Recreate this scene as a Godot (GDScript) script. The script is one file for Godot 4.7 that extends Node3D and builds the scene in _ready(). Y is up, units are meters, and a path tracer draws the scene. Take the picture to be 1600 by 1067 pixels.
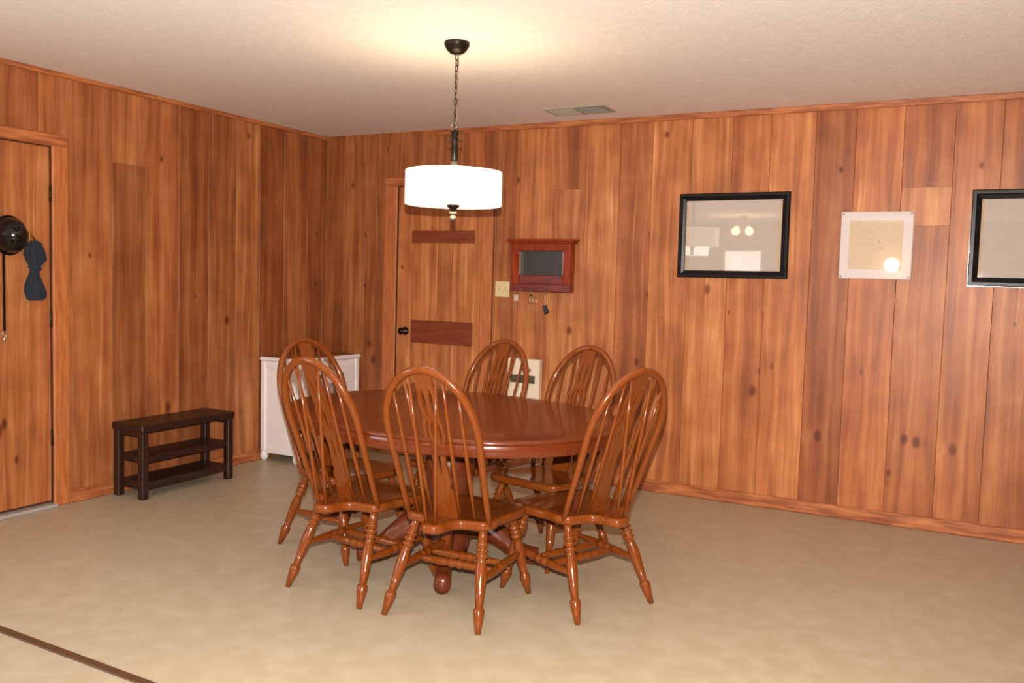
extends Node3D

const H := 2.44            # ceiling height
const RX := 7.2            # room extent along the back wall
const RZ := 9.6            # room extent towards the rear
var rng := RandomNumberGenerator.new()
var taken := {}
var M := {}
var wood_tex: Array = []
var plank_mats := {}

# ------------------------------------------------------------------ helpers
func numbered(called: String) -> String:
	if not taken.has(called):
		taken[called] = 0
		return called
	taken[called] += 1
	return "%s_%03d" % [called, taken[called]]

func tag(o: Node3D, label: String, category: String, group := "") -> Node3D:
	o.set_meta("label", label)
	o.set_meta("category", category)
	if group != "":
		o.set_meta("group", group)
	return o

func thing(called: String, label: String, category: String, at := Vector3.ZERO, turn := 0.0, group := "") -> Node3D:
	var o := Node3D.new()
	o.name = numbered(called)
	add_child(o)
	o.position = at
	o.rotation.y = turn
	return tag(o, label, category, group)

func structure(called: String, label := "") -> Node3D:
	var o := Node3D.new()
	o.name = numbered(called)
	add_child(o)
	o.set_meta("kind", "structure")
	if label != "":
		o.set_meta("label", label)
	return o

func tool(smooth := false) -> SurfaceTool:
	var st := SurfaceTool.new()
	st.begin(Mesh.PRIMITIVE_TRIANGLES)
	st.set_smooth_group(0 if smooth else -1)
	return st

func part(called: String, st: SurfaceTool, m: Material, parent: Node3D) -> MeshInstance3D:
	st.generate_normals()
	return inst(called, st.commit(), m, parent)

func inst(called: String, mesh: Mesh, m: Material, parent: Node3D) -> MeshInstance3D:
	var o := MeshInstance3D.new()
	o.name = called
	o.mesh = mesh
	o.material_override = m
	parent.add_child(o, true)
	return o

func quad(st: SurfaceTool, a: Vector3, b: Vector3, c: Vector3, d: Vector3) -> void:
	for p in [a, b, c, a, c, d]:
		st.add_vertex(p)

func tri(st: SurfaceTool, a: Vector3, b: Vector3, c: Vector3) -> void:
	st.add_vertex(a); st.add_vertex(b); st.add_vertex(c)

# box with chamfered edges
func cbox(st: SurfaceTool, c: Vector3, s: Vector3, ch := 0.003, bs := Basis.IDENTITY) -> void:
	var h := s * 0.5
	ch = minf(ch, minf(h.x, minf(h.y, h.z)) * 0.9)
	var axes := [Vector3.RIGHT, Vector3.UP, Vector3.BACK]
	for k in 3:
		var n: Vector3 = axes[k]
		var u: Vector3 = axes[(k + 1) % 3]
		var v: Vector3 = axes[(k + 2) % 3]
		var hn: float = h[k]
		var hu: float = h[(k + 1) % 3]
		var hv: float = h[(k + 2) % 3]
		for sg: float in [-1.0, 1.0]:
			var o: Vector3 = n * hn * sg
			var a := o + u * (hu - ch) + v * (hv - ch)
			var b := o + u * (hu - ch) - v * (hv - ch)
			var d := o - u * (hu - ch) - v * (hv - ch)
			var e := o - u * (hu - ch) + v * (hv - ch)
			if sg > 0.0:
				quad(st, c + bs * a, c + bs * b, c + bs * d, c + bs * e)
			else:
				quad(st, c + bs * e, c + bs * d, c + bs * b, c + bs * a)
		# edges between faces u and v (running along n)
		for su: float in [-1.0, 1.0]:
			for sv: float in [-1.0, 1.0]:
				var p0 := u * su * hu + v * sv * (hv - ch)
				var p1 := u * su * (hu - ch) + v * sv * hv
				var f := n * (hn - ch)
				if su * sv > 0.0:
					quad(st, c + bs * (p0 - f), c + bs * (p0 + f), c + bs * (p1 + f), c + bs * (p1 - f))
				else:
					quad(st, c + bs * (p1 - f), c + bs * (p1 + f), c + bs * (p0 + f), c + bs * (p0 - f))
	for sx: float in [-1.0, 1.0]:
		for sy: float in [-1.0, 1.0]:
			for sz: float in [-1.0, 1.0]:
				var px := Vector3(sx * h.x, sy * (h.y - ch), sz * (h.z - ch))
				var py := Vector3(sx * (h.x - ch), sy * h.y, sz * (h.z - ch))
				var pz := Vector3(sx * (h.x - ch), sy * (h.y - ch), sz * h.z)
				if sx * sy * sz > 0.0:
					tri(st, c + bs * px, c + bs * pz, c + bs * py)
				else:
					tri(st, c + bs * px, c + bs * py, c + bs * pz)

func bx(x0: float, x1: float, y0: float, y1: float, z0: float, z1: float, ch := 0.003) -> SurfaceTool:
	var st := tool()
	cbox(st, Vector3((x0 + x1) / 2, (y0 + y1) / 2, (z0 + z1) / 2), Vector3(x1 - x0, y1 - y0, z1 - z0), ch)
	return st

# turned piece from a to b; prof = [[t, radius], ...]
func lathe(st: SurfaceTool, a: Vector3, b: Vector3, prof: Array, segs := 14) -> void:
	var w := (b - a).normalized()
	var u := (Vector3.RIGHT if absf(w.x) < 0.7 else Vector3.BACK)
	u = (u - w * u.dot(w)).normalized()
	var v := u.cross(w)
	var rings: Array = []
	for p in prof:
		var ring := PackedVector3Array()
		for i in segs:
			var t := TAU * i / segs
			ring.append(a.lerp(b, p[0]) + (u * cos(t) + v * sin(t)) * p[1])
		rings.append(ring)
	skin(st, rings, true)

func skin(st: SurfaceTool, rings: Array, caps: bool) -> void:
	for k in rings.size() - 1:
		var lo: PackedVector3Array = rings[k]
		var hi: PackedVector3Array = rings[k + 1]
		var n := lo.size()
		for i in n:
			var j := (i + 1) % n
			quad(st, hi[j], hi[i], lo[i], lo[j])
	if caps:
		for e in [0, rings.size() - 1]:
			var r: PackedVector3Array = rings[e]
			var c := Vector3.ZERO
			for p in r:
				c += p
			c /= r.size()
			for i in r.size():
				var j := (i + 1) % r.size()
				if e == 0:
					tri(st, c, r[j], r[i])
				else:
					tri(st, c, r[i], r[j])

# swept tube; ru is the radius in the plane given by side, rv across it
func tube(st: SurfaceTool, pts: PackedVector3Array, ru: Array, rv: Array, segs := 10, side := Vector3.ZERO, closed := false) -> void:
	var rings: Array = []
	var n := pts.size()
	var u := Vector3.ZERO
	for k in n:
		var w: Vector3
		if closed:
			w = (pts[(k + 1) % n] - pts[(k - 1 + n) % n]).normalized()
		else:
			w = (pts[mini(k + 1, n - 1)] - pts[maxi(k - 1, 0)]).normalized()
		if side != Vector3.ZERO:
			u = side - w * side.dot(w)
		else:
			if u == Vector3.ZERO:
				u = Vector3.RIGHT if absf(w.x) < 0.7 else Vector3.BACK
			u = u - w * u.dot(w)
		u = u.normalized()
		var v := u.cross(w)
		var ring := PackedVector3Array()
		for i in segs:
			var t := TAU * i / segs
			ring.append(pts[k] + u * cos(t) * ru[mini(k, ru.size() - 1)] + v * sin(t) * rv[mini(k, rv.size() - 1)])
		rings.append(ring)
	if closed:
		rings.append(rings[0])
	skin(st, rings, not closed)

# stacked rings over an outline in the xz plane; prof = [[inset, y], ...]
func slab(st: SurfaceTool, outline: PackedVector2Array, prof: Array, dish := 0.0) -> void:
	var n := outline.size()
	var norm := PackedVector2Array()
	for i in n:
		var d := outline[(i + 1) % n] - outline[(i - 1 + n) % n]
		norm.append(Vector2(d.y, -d.x).normalized())
	var rings: Array = []
	for p in prof:
		var ring := PackedVector3Array()
		for i in n:
			var q: Vector2 = outline[i] - norm[i] * p[0]
			ring.append(Vector3(q.x, p[1], q.y))
		rings.append(ring)
	if dish > 0.0:
		var last: PackedVector3Array = rings[-1]
		for f in [[0.8, 0.45], [0.5, 0.9], [0.2, 1.0]]:
			var ring := PackedVector3Array()
			for i in n:
				ring.append(Vector3(last[i].x * f[0], last[i].y - dish * f[1], last[i].z * f[0]))
			rings.append(ring)
	skin(st, rings, true)

func smooth_outline(ctrl: Array, sub := 5) -> PackedVector2Array:
	var out := PackedVector2Array()
	var n := ctrl.size()
	for i in n:
		var a: Vector2 = ctrl[(i - 1 + n) % n]
		var b: Vector2 = ctrl[i]
		var c: Vector2 = ctrl[(i + 1) % n]
		var d: Vector2 = ctrl[(i + 2) % n]
		for k in sub:
			out.append(b.cubic_interpolate(c, a, d, float(k) / sub))
	return out

# ------------------------------------------------------------------ materials
func mat(c: Color, rough := 0.5, metal := 0.0) -> StandardMaterial3D:
	var m := StandardMaterial3D.new()
	m.albedo_color = c
	m.roughness = rough
	m.metallic = metal
	return m

func ramp(cols: Array) -> Gradient:
	var g := Gradient.new()
	var o := PackedFloat32Array()
	var c := PackedColorArray()
	for e in cols:
		o.append(e[0]); c.append(e[1])
	g.offsets = o
	g.colors = c
	return g

func noise_tex(seed_: int, freq: float, cols: Array, size := 512, oct := 4) -> NoiseTexture2D:
	var n := FastNoiseLite.new()
	n.seed = seed_
	n.frequency = freq
	n.fractal_octaves = oct
	var t := NoiseTexture2D.new()
	t.width = size
	t.height = size
	t.seamless = true
	t.noise = n
	t.color_ramp = ramp(cols)
	return t

func tri_mat(tex: Texture2D, scale_: Vector3, rough: float, tint := Color.WHITE) -> StandardMaterial3D:
	var m := mat(tint, rough)
	m.albedo_texture = tex
	m.uv1_triplanar = true
	m.uv1_scale = scale_
	return m

# sawn board face: 0.8 m across by 2.44 m along, grain, pale sapwood streaks and knots
func board_texture(seed_: int, knots: int) -> ImageTexture:
	var w := 384
	var h := 1024
	var n1 := FastNoiseLite.new(); n1.seed = seed_; n1.frequency = 1.0; n1.fractal_octaves = 2
	var n2 := FastNoiseLite.new(); n2.seed = seed_ + 1; n2.frequency = 1.0; n2.fractal_octaves = 3
	var n3 := FastNoiseLite.new(); n3.seed = seed_ + 2; n3.frequency = 1.0; n3.fractal_octaves = 1
	var r := RandomNumberGenerator.new()
	r.seed = seed_
	var ks: Array = []
	for k in knots:
		ks.append([r.randf_range(0.05, 0.75), r.randf_range(0.1, 2.3), r.randf_range(0.007, 0.021), r.randf_range(0.6, 1.0)])
	var streaks: Array = []
	for k in 5:
		streaks.append([r.randf_range(0.05, 0.75), r.randf_range(0.3, 2.1), r.randf_range(0.004, 0.009), r.randf_range(0.12, 0.32)])
	var dark := Vector3(140, 82, 46)
	var mid := Vector3(184, 118, 70)
	var pale := Vector3(220, 162, 106)
	var data := PackedByteArray()
	data.resize(w * h * 3)
	var at := 0
	for j in h:
		var y := 2.44 * j / h
		for i in w:
			var x := 0.8 * i / w
			var g := x + 0.02 * n1.get_noise_2d(x * 5.0, y * 0.9)
			var kd := 0.0
			for k in ks:
				var dx: float = x - k[0]
				var dy: float = (y - k[1]) * 0.62
				var rr: float = k[2]
				var d2: float = (dx * dx + dy * dy) / (rr * rr)
				if d2 < 16.0:
					g += dx * 0.9 * exp(-d2 * 0.3)
					kd = maxf(kd, k[3] * clampf(1.6 - sqrt(d2) * 1.05, 0.0, 1.0))
			var band := n2.get_noise_2d(g * 13.0, y * 0.55 + 7.0)
			var fine := n3.get_noise_2d(g * 120.0, y * 3.0)
			var lines := sin(g * 260.0 + 9.0 * n1.get_noise_2d(g * 9.0, y * 0.4 + 31.0))
			var blot := n2.get_noise_2d(x * 4.0 + 50.0, y * 3.2)
			var v := 0.5 + band * 0.62 + fine * 0.10 + lines * 0.04 + blot * 0.26
			for q in streaks:
				var ex: float = (g - q[0]) / q[2]
				var ey: float = (y - q[1]) / q[3]
				var e2 := ex * ex + ey * ey
				if e2 < 6.0:
					v += 0.55 * exp(-e2)
			var c := dark.lerp(mid, clampf(v * 1.55 + 0.1, 0.0, 1.0))
			c = c.lerp(pale, clampf((v - 0.60) * 1.5, 0.0, 1.0))
			c = c.lerp(Vector3(92, 42, 20), kd * 0.85)
			data[at] = int(clampf(c.x, 0, 255))
			data[at + 1] = int(clampf(c.y, 0, 255))
			data[at + 2] = int(clampf(c.z, 0, 255))
			at += 3
	return ImageTexture.create_from_image(Image.create_from_data(w, h, false, Image.FORMAT_RGB8, data))

func plank_mat(tex: int, tint: Color) -> StandardMaterial3D:
	var key := "%d_%s" % [tex, tint.to_html()]
	if not plank_mats.has(key):
		var m := mat(tint, 0.42)
		m.metallic_specular = 0.4
		m.albedo_texture = wood_tex[tex]
		plank_mats[key] = m
	return plank_mats[key]

# one board: width along x from 0, height along y from 0, front face at z = 0, t thick behind it
func board_mesh(w: float, h: float, t: float, u0: float, v0: float, flip: bool, ch := 0.0016, gap := 0.0006) -> ArrayMesh:
	var st := tool()
	var x0 := gap
	var x1 := w - gap
	var pts := [Vector2(x0, -t), Vector2(x0, -ch), Vector2(x0 + ch, 0.0), Vector2(x1 - ch, 0.0), Vector2(x1, -ch), Vector2(x1, -t)]
	for k in 6:
		var a: Vector2 = pts[k]
		var b: Vector2 = pts[(k + 1) % 6]
		var q := [Vector3(a.x, h, a.y), Vector3(b.x, h, b.y), Vector3(b.x, 0, b.y), Vector3(a.x, h, a.y), Vector3(b.x, 0, b.y), Vector3(a.x, 0, a.y)]
		for p: Vector3 in q:
			var u := (u0 + (w - p.x if flip else p.x)) / 0.8
			st.set_uv(Vector2(u, 1.0 - (v0 + p.y) / 2.44))
			st.add_vertex(p)
	for yy: float in [0.0, h]:
		for tr in [[0, 1, 2], [0, 2, 3], [0, 3, 4], [0, 4, 5]]:
			for e: int in tr:
				var p2: Vector2 = pts[e if yy == 0.0 else (tr[0] + tr[1] + tr[2] - e if e != tr[0] else e)]
				st.set_uv(Vector2(0.1, 0.1))
				st.add_vertex(Vector3(p2.x, yy, p2.y))
	st.generate_normals()
	return st.commit()

# at: lower left corner of the front face seen from the room
func board(called: String, parent: Node3D, at: Vector3, turn: float, w: float, h: float, t: float, tex: int, tint: Color, v0 := -1.0) -> MeshInstance3D:
	var u0 := rng.randf_range(0.0, maxf(0.0, 0.8 - w))
	var vv := at.y if v0 < 0.0 else v0
	var o := inst(called, board_mesh(w, h, t, u0, vv, rng.randf() < 0.5), plank_mat(tex, tint), parent)
	o.position = at
	o.rotation.y = turn
	return o

func build_materials() -> void:
	for k in 5:
		wood_tex.append(board_texture(40 + k * 11, [4, 3, 6, 2, 5][k]))
	M.gap = mat(Color8(74, 42, 22), 0.9)
	M.plaster = mat(Color8(168, 150, 128), 0.9)
	M.panelling = mat(Color8(140, 84, 48), 0.5)
	M.trim = tri_mat(noise_tex(5, 0.02, [[0.2, Color8(140, 76, 40)], [0.8, Color8(190, 118, 68)]], 256), Vector3(0.7, 6, 6), 0.45)
	M.trim_side = tri_mat(noise_tex(6, 0.02, [[0.2, Color8(140, 76, 40)], [0.8, Color8(190, 118, 68)]], 256), Vector3(6, 6, 0.7), 0.45)
	M.casing = tri_mat(noise_tex(7, 0.02, [[0.2, Color8(166, 96, 52)], [0.8, Color8(190, 116, 66)]], 256), Vector3(7, 0.8, 7), 0.45)
	M.batten = tri_mat(noise_tex(8, 0.02, [[0.2, Color8(112, 48, 20)], [0.8, Color8(130, 60, 28)]], 256), Vector3(0.8, 7, 7), 0.5)
	# ceiling: sprayed texture
	var cm := tri_mat(noise_tex(9, 0.03, [[0.25, Color8(240, 237, 234)], [0.75, Color8(245, 242, 239)]], 512), Vector3(0.8, 0.8, 0.8), 0.95)
	cm.heightmap_enabled = true
	cm.heightmap_texture = noise_tex(10, 0.12, [[0.0, Color.BLACK], [1.0, Color.WHITE]], 512)
	cm.heightmap_scale = 0.12
	M.ceiling = cm
	# vinyl sheet floor, mottled
	var fm := tri_mat(noise_tex(11, 0.012, [[0.2, Color8(174, 161, 135)], [0.5, Color8(178, 165, 140)], [0.8, Color8(183, 171, 147)]], 1024, 6), Vector3(0.55, 0.55, 0.55), 0.4)
	fm.metallic_specular = 0.42
	M.floor = fm
	# chairs and table: stained oak under a gloss varnish
	var oak := noise_tex(12, 0.02, [[0.15, Color8(106, 49, 13)], [0.5, Color8(115, 56, 15)], [0.85, Color8(125, 64, 18)]], 512, 5)
	M.oak = tri_mat(oak, Vector3(9, 1.4, 9), 0.3)
	M.oak.clearcoat_enabled = true
	M.oak.clearcoat = 0.6
	M.oak.clearcoat_roughness = 0.12
	M.oak.metallic_specular = 0.25
	M.oak_rail = tri_mat(oak, Vector3(9, 9, 1.4), 0.3)
	M.oak_rail.metallic_specular = 0.25
	M.oak_rail.clearcoat_enabled = true
	M.oak_rail.clearcoat = 0.6
	M.oak_rail.clearcoat_roughness = 0.12
	var tbl := noise_tex(13, 0.02, [[0.15, Color8(84, 34, 12)], [0.5, Color8(97, 41, 15)], [0.85, Color8(111, 51, 20)]], 512, 5)
	M.apron = tri_mat(tbl, Vector3(1.0, 10, 10), 0.3)
	M.table = M.apron
	M.table.metallic_specular = 0.3
	M.table.clearcoat_enabled = true
	M.table.clearcoat = 0.5
	M.table.clearcoat_roughness = 0.1
	M.pedestal = tri_mat(tbl, Vector3(9, 1.0, 9), 0.3)
	M.pedestal.clearcoat_enabled = true
	M.pedestal.clearcoat = 0.5
	M.pedestal.clearcoat_roughness = 0.12
	M.espresso = tri_mat(noise_tex(14, 0.02, [[0.2, Color8(34, 18, 14)], [0.8, Color8(54, 30, 22)]], 256), Vector3(6, 6, 0.8), 0.4)
	M.white_paint = mat(Color8(236, 233, 233), 0.45)
	M.bronze = mat(Color8(38, 32, 26), 0.35, 0.7)
	M.pewter = mat(Color8(150, 142, 128), 0.3, 0.9)
	M.brass = mat(Color8(196, 160, 96), 0.3, 1.0)
	M.chrome = mat(Color8(205, 203, 200), 0.2, 1.0)
	M.black_frame = mat(Color8(16, 13, 13), 0.32)
	M.black_frame.metallic_specular = 0.3
	M.black_gloss = mat(Color8(14, 13, 12), 0.18)
	M.glass = mat(Color(1, 1, 1, 0.05), 0.02)
	M.glass.transparency = BaseMaterial3D.TRANSPARENCY_ALPHA
	M.cherry = tri_mat(noise_tex(15, 0.02, [[0.2, Color8(120, 42, 14)], [0.8, Color8(152, 62, 20)]], 256), Vector3(6, 1.2, 6), 0.35)
	M.cherry.metallic_specular = 0.3
	M.cherry_dark = tri_mat(noise_tex(16, 0.02, [[0.2, Color8(92, 26, 10)], [0.8, Color8(122, 40, 14)]], 256), Vector3(1.2, 6, 6), 0.35)
	M.ivory = mat(Color8(214, 196, 150), 0.35)

func lamp_mat(c: Color, e: float) -> StandardMaterial3D:
	var m := mat(c, 0.6)
	m.emission_enabled = true
	m.emission = c
	m.emission_energy_multiplier = e
	return m

# ------------------------------------------------------------------ setting
func planked_run(parent: Node3D, seams: Array, y0: float, y1: float, left: bool, looks: Array) -> void:
	# looks[k] = [texture, tint, [height of butt joints ...]]
	for k in seams.size() - 1:
		var a: float = seams[k]
		var b: float = seams[k + 1]
		var l: Array = looks[k % looks.size()]
		var cuts: Array = [y0]
		if l.size() > 2:
			for c: float in l[2]:
				cuts.append(c)
		cuts.append(y1)
		for c in cuts.size() - 1:
			var tint: Color = l[1]
			if c > 0 and l.size() > 3:
				tint = l[3][c - 1]
			var proud := rng.randf_range(-0.0012, 0.0)
			var at := Vector3(proud, cuts[c], b) if left else Vector3(a, cuts[c], proud)
			board("plank", parent, at, PI / 2 if left else 0.0, b - a, cuts[c + 1] - cuts[c] - (0.001 if c + 2 < cuts.size() else 0.0), 0.018, (l[0] + c) % 5, tint)

func tone(v: float, red := 0.0) -> Color:
	return Color(v, v * (1.0 - 0.55 * red), v * (1.0 - 0.75 * red))

func build_setting() -> void:
	# floor
	var fl := structure("floor", "beige mottled vinyl floor")
	part("floor_sheet", bx(-0.3, RX + 0.3, -0.2, 0.0, -0.3, RZ + 0.3, 0.0), M.floor, fl)
	var strip := structure("trim_1", "dark brown strip across the vinyl floor")
	part("floor_strip", bx(0.0, RX, 0.0, 0.006, 3.5, 3.535, 0.002), mat(Color8(86, 58, 38), 0.5), strip)
	strip.rotation.y = -0.028
	strip.position = Vector3(0, 0, -0.026)
	# ceiling
	var ce := structure("ceiling", "off-white textured ceiling")
	part("ceiling_sheet", bx(-0.3, RX + 0.3, H, H + 0.2, -0.3, RZ + 0.3, 0.0), M.ceiling, ce)

	# back wall
	var wb := structure("wall_back", "knotty wood plank wall with picture frames")
	part("backing", bx(-0.3, RX + 0.3, 0.0, H, -0.25, -0.025, 0.0), M.gap, wb)
	var mid := [2, tone(0.86, 0.06)]
	planked_run(wb, [0.0, 0.19, 0.39, 0.585], 0.0, H, false, [[0, tone(0.80, 0.1)], [1, tone(0.86, 0.06)], [2, tone(0.82, 0.08)]])
	planked_run(wb, [0.585, 0.80, 1.06, 1.31, 1.53], 2.105, H, false, [[1, tone(0.86, 0.1)], mid, [3, tone(0.84, 0.1)], [0, tone(0.9, 0.1)]])
	planked_run(wb, [1.53, 1.6, 1.732, 1.988, 2.225, 2.463, 2.687, 2.944, 3.203, 3.432, 3.694, 3.918, 4.174, 4.433, 4.667, 4.91, 5.15, 5.41, 5.65, 5.9, 6.15, 6.4, 6.65, 6.9, RX], 0.0, H, false, [
		[3, tone(0.92, 0.03)], [1, tone(0.84, 0.14)], [0, tone(0.98, 0.04)], [4, tone(0.96, 0.02), [1.985], [tone(0.92, 0.08)]], [3, tone(0.98, 0.03)],
		[2, tone(0.86, 0.13)], [1, tone(0.97, 0.06)], [4, tone(0.99, 0.03)], [2, tone(0.94, 0.1)], [3, tone(1.0, 0.06)],
		[1, tone(0.82, 0.16)], [3, tone(0.96, 0.12)], [0, tone(0.90, 0.12), [1.73, 1.945], [tone(1.0, 0.0), tone(0.88, 0.16)]], [1, tone(0.93, 0.1)], [2, tone(0.90, 0.1)],
		[0, tone(0.94, 0.06)], [3, tone(0.9, 0.1)], [4, tone(0.95, 0.05)], [1, tone(0.88, 0.1)], [2, tone(0.95, 0.06)], [3, tone(0.9, 0.1)], [0, tone(0.93, 0.05)], [4, tone(0.9, 0.1)], [1, tone(0.92, 0.06)]])
	var tb := structure("trim_2", "thin wood strip between plank wall and ceiling")
	part("crown_strip", bx(1.0, RX, 2.402, H, 0.0, 0.014, 0.004), M.trim, tb)
	var bb := structure("baseboard_back", "low wood baseboard under the plank wall")
	part("board", bx(1.53, RX, 0.0, 0.075, 0.0, 0.014, 0.004), M.trim, bb)
	part("shoe_moulding", bx(1.53, RX, 0.0, 0.028, 0.014, 0.03, 0.008), M.trim, bb)

	# left wall, planked as far as the view goes, painted beyond
	var wl := structure("wall_left", "knotty wood plank wall beside the bench")
	part("backing", bx(-0.25, -0.025, 0.0, H, 0.0, 4.3, 0.0), M.gap, wl)
	planked_run(wl, [0.0, 0.21, 0.464, 0.714, 0.942, 1.19, 1.441, 1.693, 1.938, 2.198, 2.237], 0.0, H, true, [
		[2, tone(0.82, 0.12)], [0, tone(0.90, 0.06)], [3, tone(0.80, 0.14)], [1, tone(0.95, 0.03)], [4, tone(0.84, 0.08)],
		[2, tone(0.80, 0.12)], [1, tone(0.90, 0.1)], [3, tone(0.80, 0.08), [1.99], [tone(0.95, 0.02)]], [0, tone(0.90, 0.06)], [4, tone(0.94, 0.04)]])
	planked_run(wl, [2.237, 2.40, 2.62, 2.88, 3.16], 2.094, H, true, [[0, tone(0.92, 0.06)], [2, tone(0.84, 0.1)], [3, tone(0.9, 0.08)], [1, tone(0.86, 0.1)]])
	planked_run(wl, [3.16, 3.4, 3.65, 3.9, 4.1, 4.3], 0.0, H, true, [[1, tone(0.88, 0.08)], [4, tone(0.84, 0.08)], [0, tone(0.9, 0.06)], [2, tone(0.84, 0.1)], [3, tone(0.9, 0.1)]])
	part("painted_panel", bx(-0.25, 0.0, 0.0, 0.85, 4.3, RZ, 0.0), M.plaster, wl)
	part("painted_panel", bx(-0.25, 0.0, 2.1, H, 4.3, RZ, 0.0), M.plaster, wl)
	part("painted_panel", bx(-0.25, 0.0, 0.85, 2.1, 4.3, 4.7, 0.0), M.plaster, wl)
	part("painted_panel", bx(-0.25, 0.0, 0.85, 2.1, 6.3, RZ, 0.0), M.plaster, wl)
	var tl := structure("trim_3", "dark thin wood strip along top of the left wall")
	part("crown_strip", bx(0.0, 0.012, 2.412, H, 0.0, 4.3, 0.003), M.trim_side, tl)
	var bl := structure("baseboard_left", "low wood baseboard behind the bench")
	part("board", bx(0.0, 0.014, 0.0, 0.07, 0.0, 2.237, 0.004), M.trim_side, bl)
	part("shoe_moulding", bx(0.014, 0.028, 0.0, 0.02, 0.0, 2.237, 0.006), M.trim_side, bl)

	# the rest of the room, behind the camera
	var wr := structure("wall_right", "painted wall")
	part("panel", bx(RX, RX + 0.2, 0.0, H, -0.25, RZ, 0.0), M.panelling, wr)
	var wz := structure("wall_rear", "painted wall with windows")
	for e in [[-0.25, RX + 0.2, 0.0, 1.5], [-0.25, RX + 0.2, 2.3, H], [-0.25, 0.02, 1.5, 2.3], [0.02, 0.5, 1.5, 1.85], [0.5, 0.72, 1.5, 2.3], [0.72, 1.4, 2.0, 2.3], [1.4, RX + 0.2, 1.5, 2.3]]:
		part("panel", bx(e[0], e[1], e[2], e[3], RZ, RZ + 0.2, 0.0), M.plaster, wz)
	var n := 1
	for w in [[0.02, 0.5, 1.85, 2.3], [0.72, 1.4, 1.5, 2.0]]:
		var win := structure("window_%d" % n, "small window in the rear wall")
		n += 1
		part("pane", bx(w[0], w[1], w[2], w[3], RZ + 0.09, RZ + 0.094, 0.0), M.glass, win)
		for f in [[w[0], w[1], w[2], w[2] + 0.03], [w[0], w[1], w[3] - 0.03, w[3]], [w[0], w[0] + 0.03, w[2] + 0.03, w[3] - 0.03], [w[1] - 0.03, w[1], w[2] + 0.03, w[3] - 0.03]]:
			part("window_frame", bx(f[0], f[1], f[2], f[3], RZ + 0.05, RZ + 0.1), M.white_paint, win)
	var win3 := structure("window_3", "wide window in the left wall behind the camera")
	part("pane", bx(-0.12, -0.116, 0.85, 2.1, 4.7, 6.3, 0.0), M.glass, win3)
	for f in [[0.85, 0.9, 4.7, 6.3], [2.05, 2.1, 4.7, 6.3], [0.9, 2.05, 4.7, 4.75], [0.9, 2.05, 6.25, 6.3], [0.9, 2.05, 5.48, 5.52]]:
		part("window_frame", bx(-0.14, -0.09, f[0], f[1], f[2], f[3]), M.white_paint, win3)

	# door in the left wall
	var d1 := structure("door_1", "plank door with things hanging on it")
	var seams := [2.336, 2.47, 2.62, 2.78, 2.93, 3.09]
	for k in seams.size() - 1:
		board("door_board", d1, Vector3(-0.006, 0.035, seams[k + 1]), PI / 2, seams[k + 1] - seams[k], 1.985, 0.02, [3, 0, 1, 4, 2][k], tone([0.93, 0.90, 0.95, 0.9, 0.92][k], 0.06))
	part("threshold", bx(-0.02, 0.05, 0.0, 0.022, 2.33, 3.1, 0.006), mat(Color8(176, 174, 172), 0.4, 0.3), d1)
	part("casing", bx(0.0, 0.02, 0.0, 2.094, 2.237, 2.333, 0.006), M.casing, d1)
	part("casing", bx(0.0, 0.02, 0.0, 2.094, 3.1, 3.16, 0.006), M.casing, d1)
	part("casing", bx(0.0, 0.022, 2.025, 2.094, 2.237, 3.16, 0.006), M.trim_side, d1)
	for y: float in [0.35, 1.02, 1.72]:
		var hg := tool(true)
		lathe(hg, Vector3(0.004, y, 2.338), Vector3(0.004, y + 0.09, 2.338), [[0, 0.005], [0.03, 0.007], [0.97, 0.007], [1, 0.005]], 8)
		part("hinge", hg, M.bronze, d1)

	# door in the back wall
	var d2 := structure("door_2", "plank door with two dark battens")
	var s2 := [0.7025, 0.84, 0.955, 1.06, 1.19, 1.31, 1.433]
	for k in s2.size() - 1:
		board("door_board", d2, Vector3(s2[k], 0.01, -0.004), 0.0, s2[k + 1] - s2[k], 2.02, 0.02, [0, 3, 1, 3, 4, 0][k], tone([0.98, 1.0, 1.0, 0.94, 0.98, 1.0][k], 0.03))
	part("casing", bx(0.585, 0.70, 0.0, 2.105, 0.0, 0.018, 0.006), M.casing, d2)
	part("casing", bx(1.435, 1.53, 0.0, 2.105, 0.0, 0.018, 0.006), M.casing, d2)
	part("casing", bx(0.585, 1.53, 2.035, 2.105, 0.0, 0.02, 0.006), M.trim, d2)
	part("batten", bx(0.837, 1.375, 1.618, 1.706, -0.004, 0.012, 0.003), M.batten, d2)
	part("batten", bx(0.842, 1.372, 0.872, 1.042, -0.004, 0.012, 0.003), M.batten, d2)
	var kn := tool(true)
	lathe(kn, Vector3(0.785, 0.955, -0.004), Vector3(0.785, 0.955, 0.07), [[0, 0.03], [0.12, 0.03], [0.16, 0.012], [0.5, 0.012], [0.62, 0.024], [0.85, 0.027], [1.0, 0.016]], 16)
	var lev := part("handle", kn, M.bronze, d2)
	var lv := tool(true)
	lathe(lv, Vector3(0.79, 0.955, 0.055), Vector3(0.84, 0.957, 0.055), [[0, 0.009], [0.9, 0.007], [1, 0.004]], 10)
	part("lever", lv, M.pewter, lev)

# ------------------------------------------------------------------ chairs
const SEAT := 0.405
func bow_z(y: float) -> float:
	return 0.122 + 0.246 * pow((y - 0.385) / 0.627, 0.96)

func bow_half(y: float) -> float:   # half width of the hoop at a height
	if y < 0.76:
		return lerpf(0.182, 0.199, (y - 0.385) / 0.375)
	var k := (y - 0.76) / 0.252
	return 0.199 * pow(maxf(0.0, 1.0 - pow(k, 2.0)), 0.5)

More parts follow.
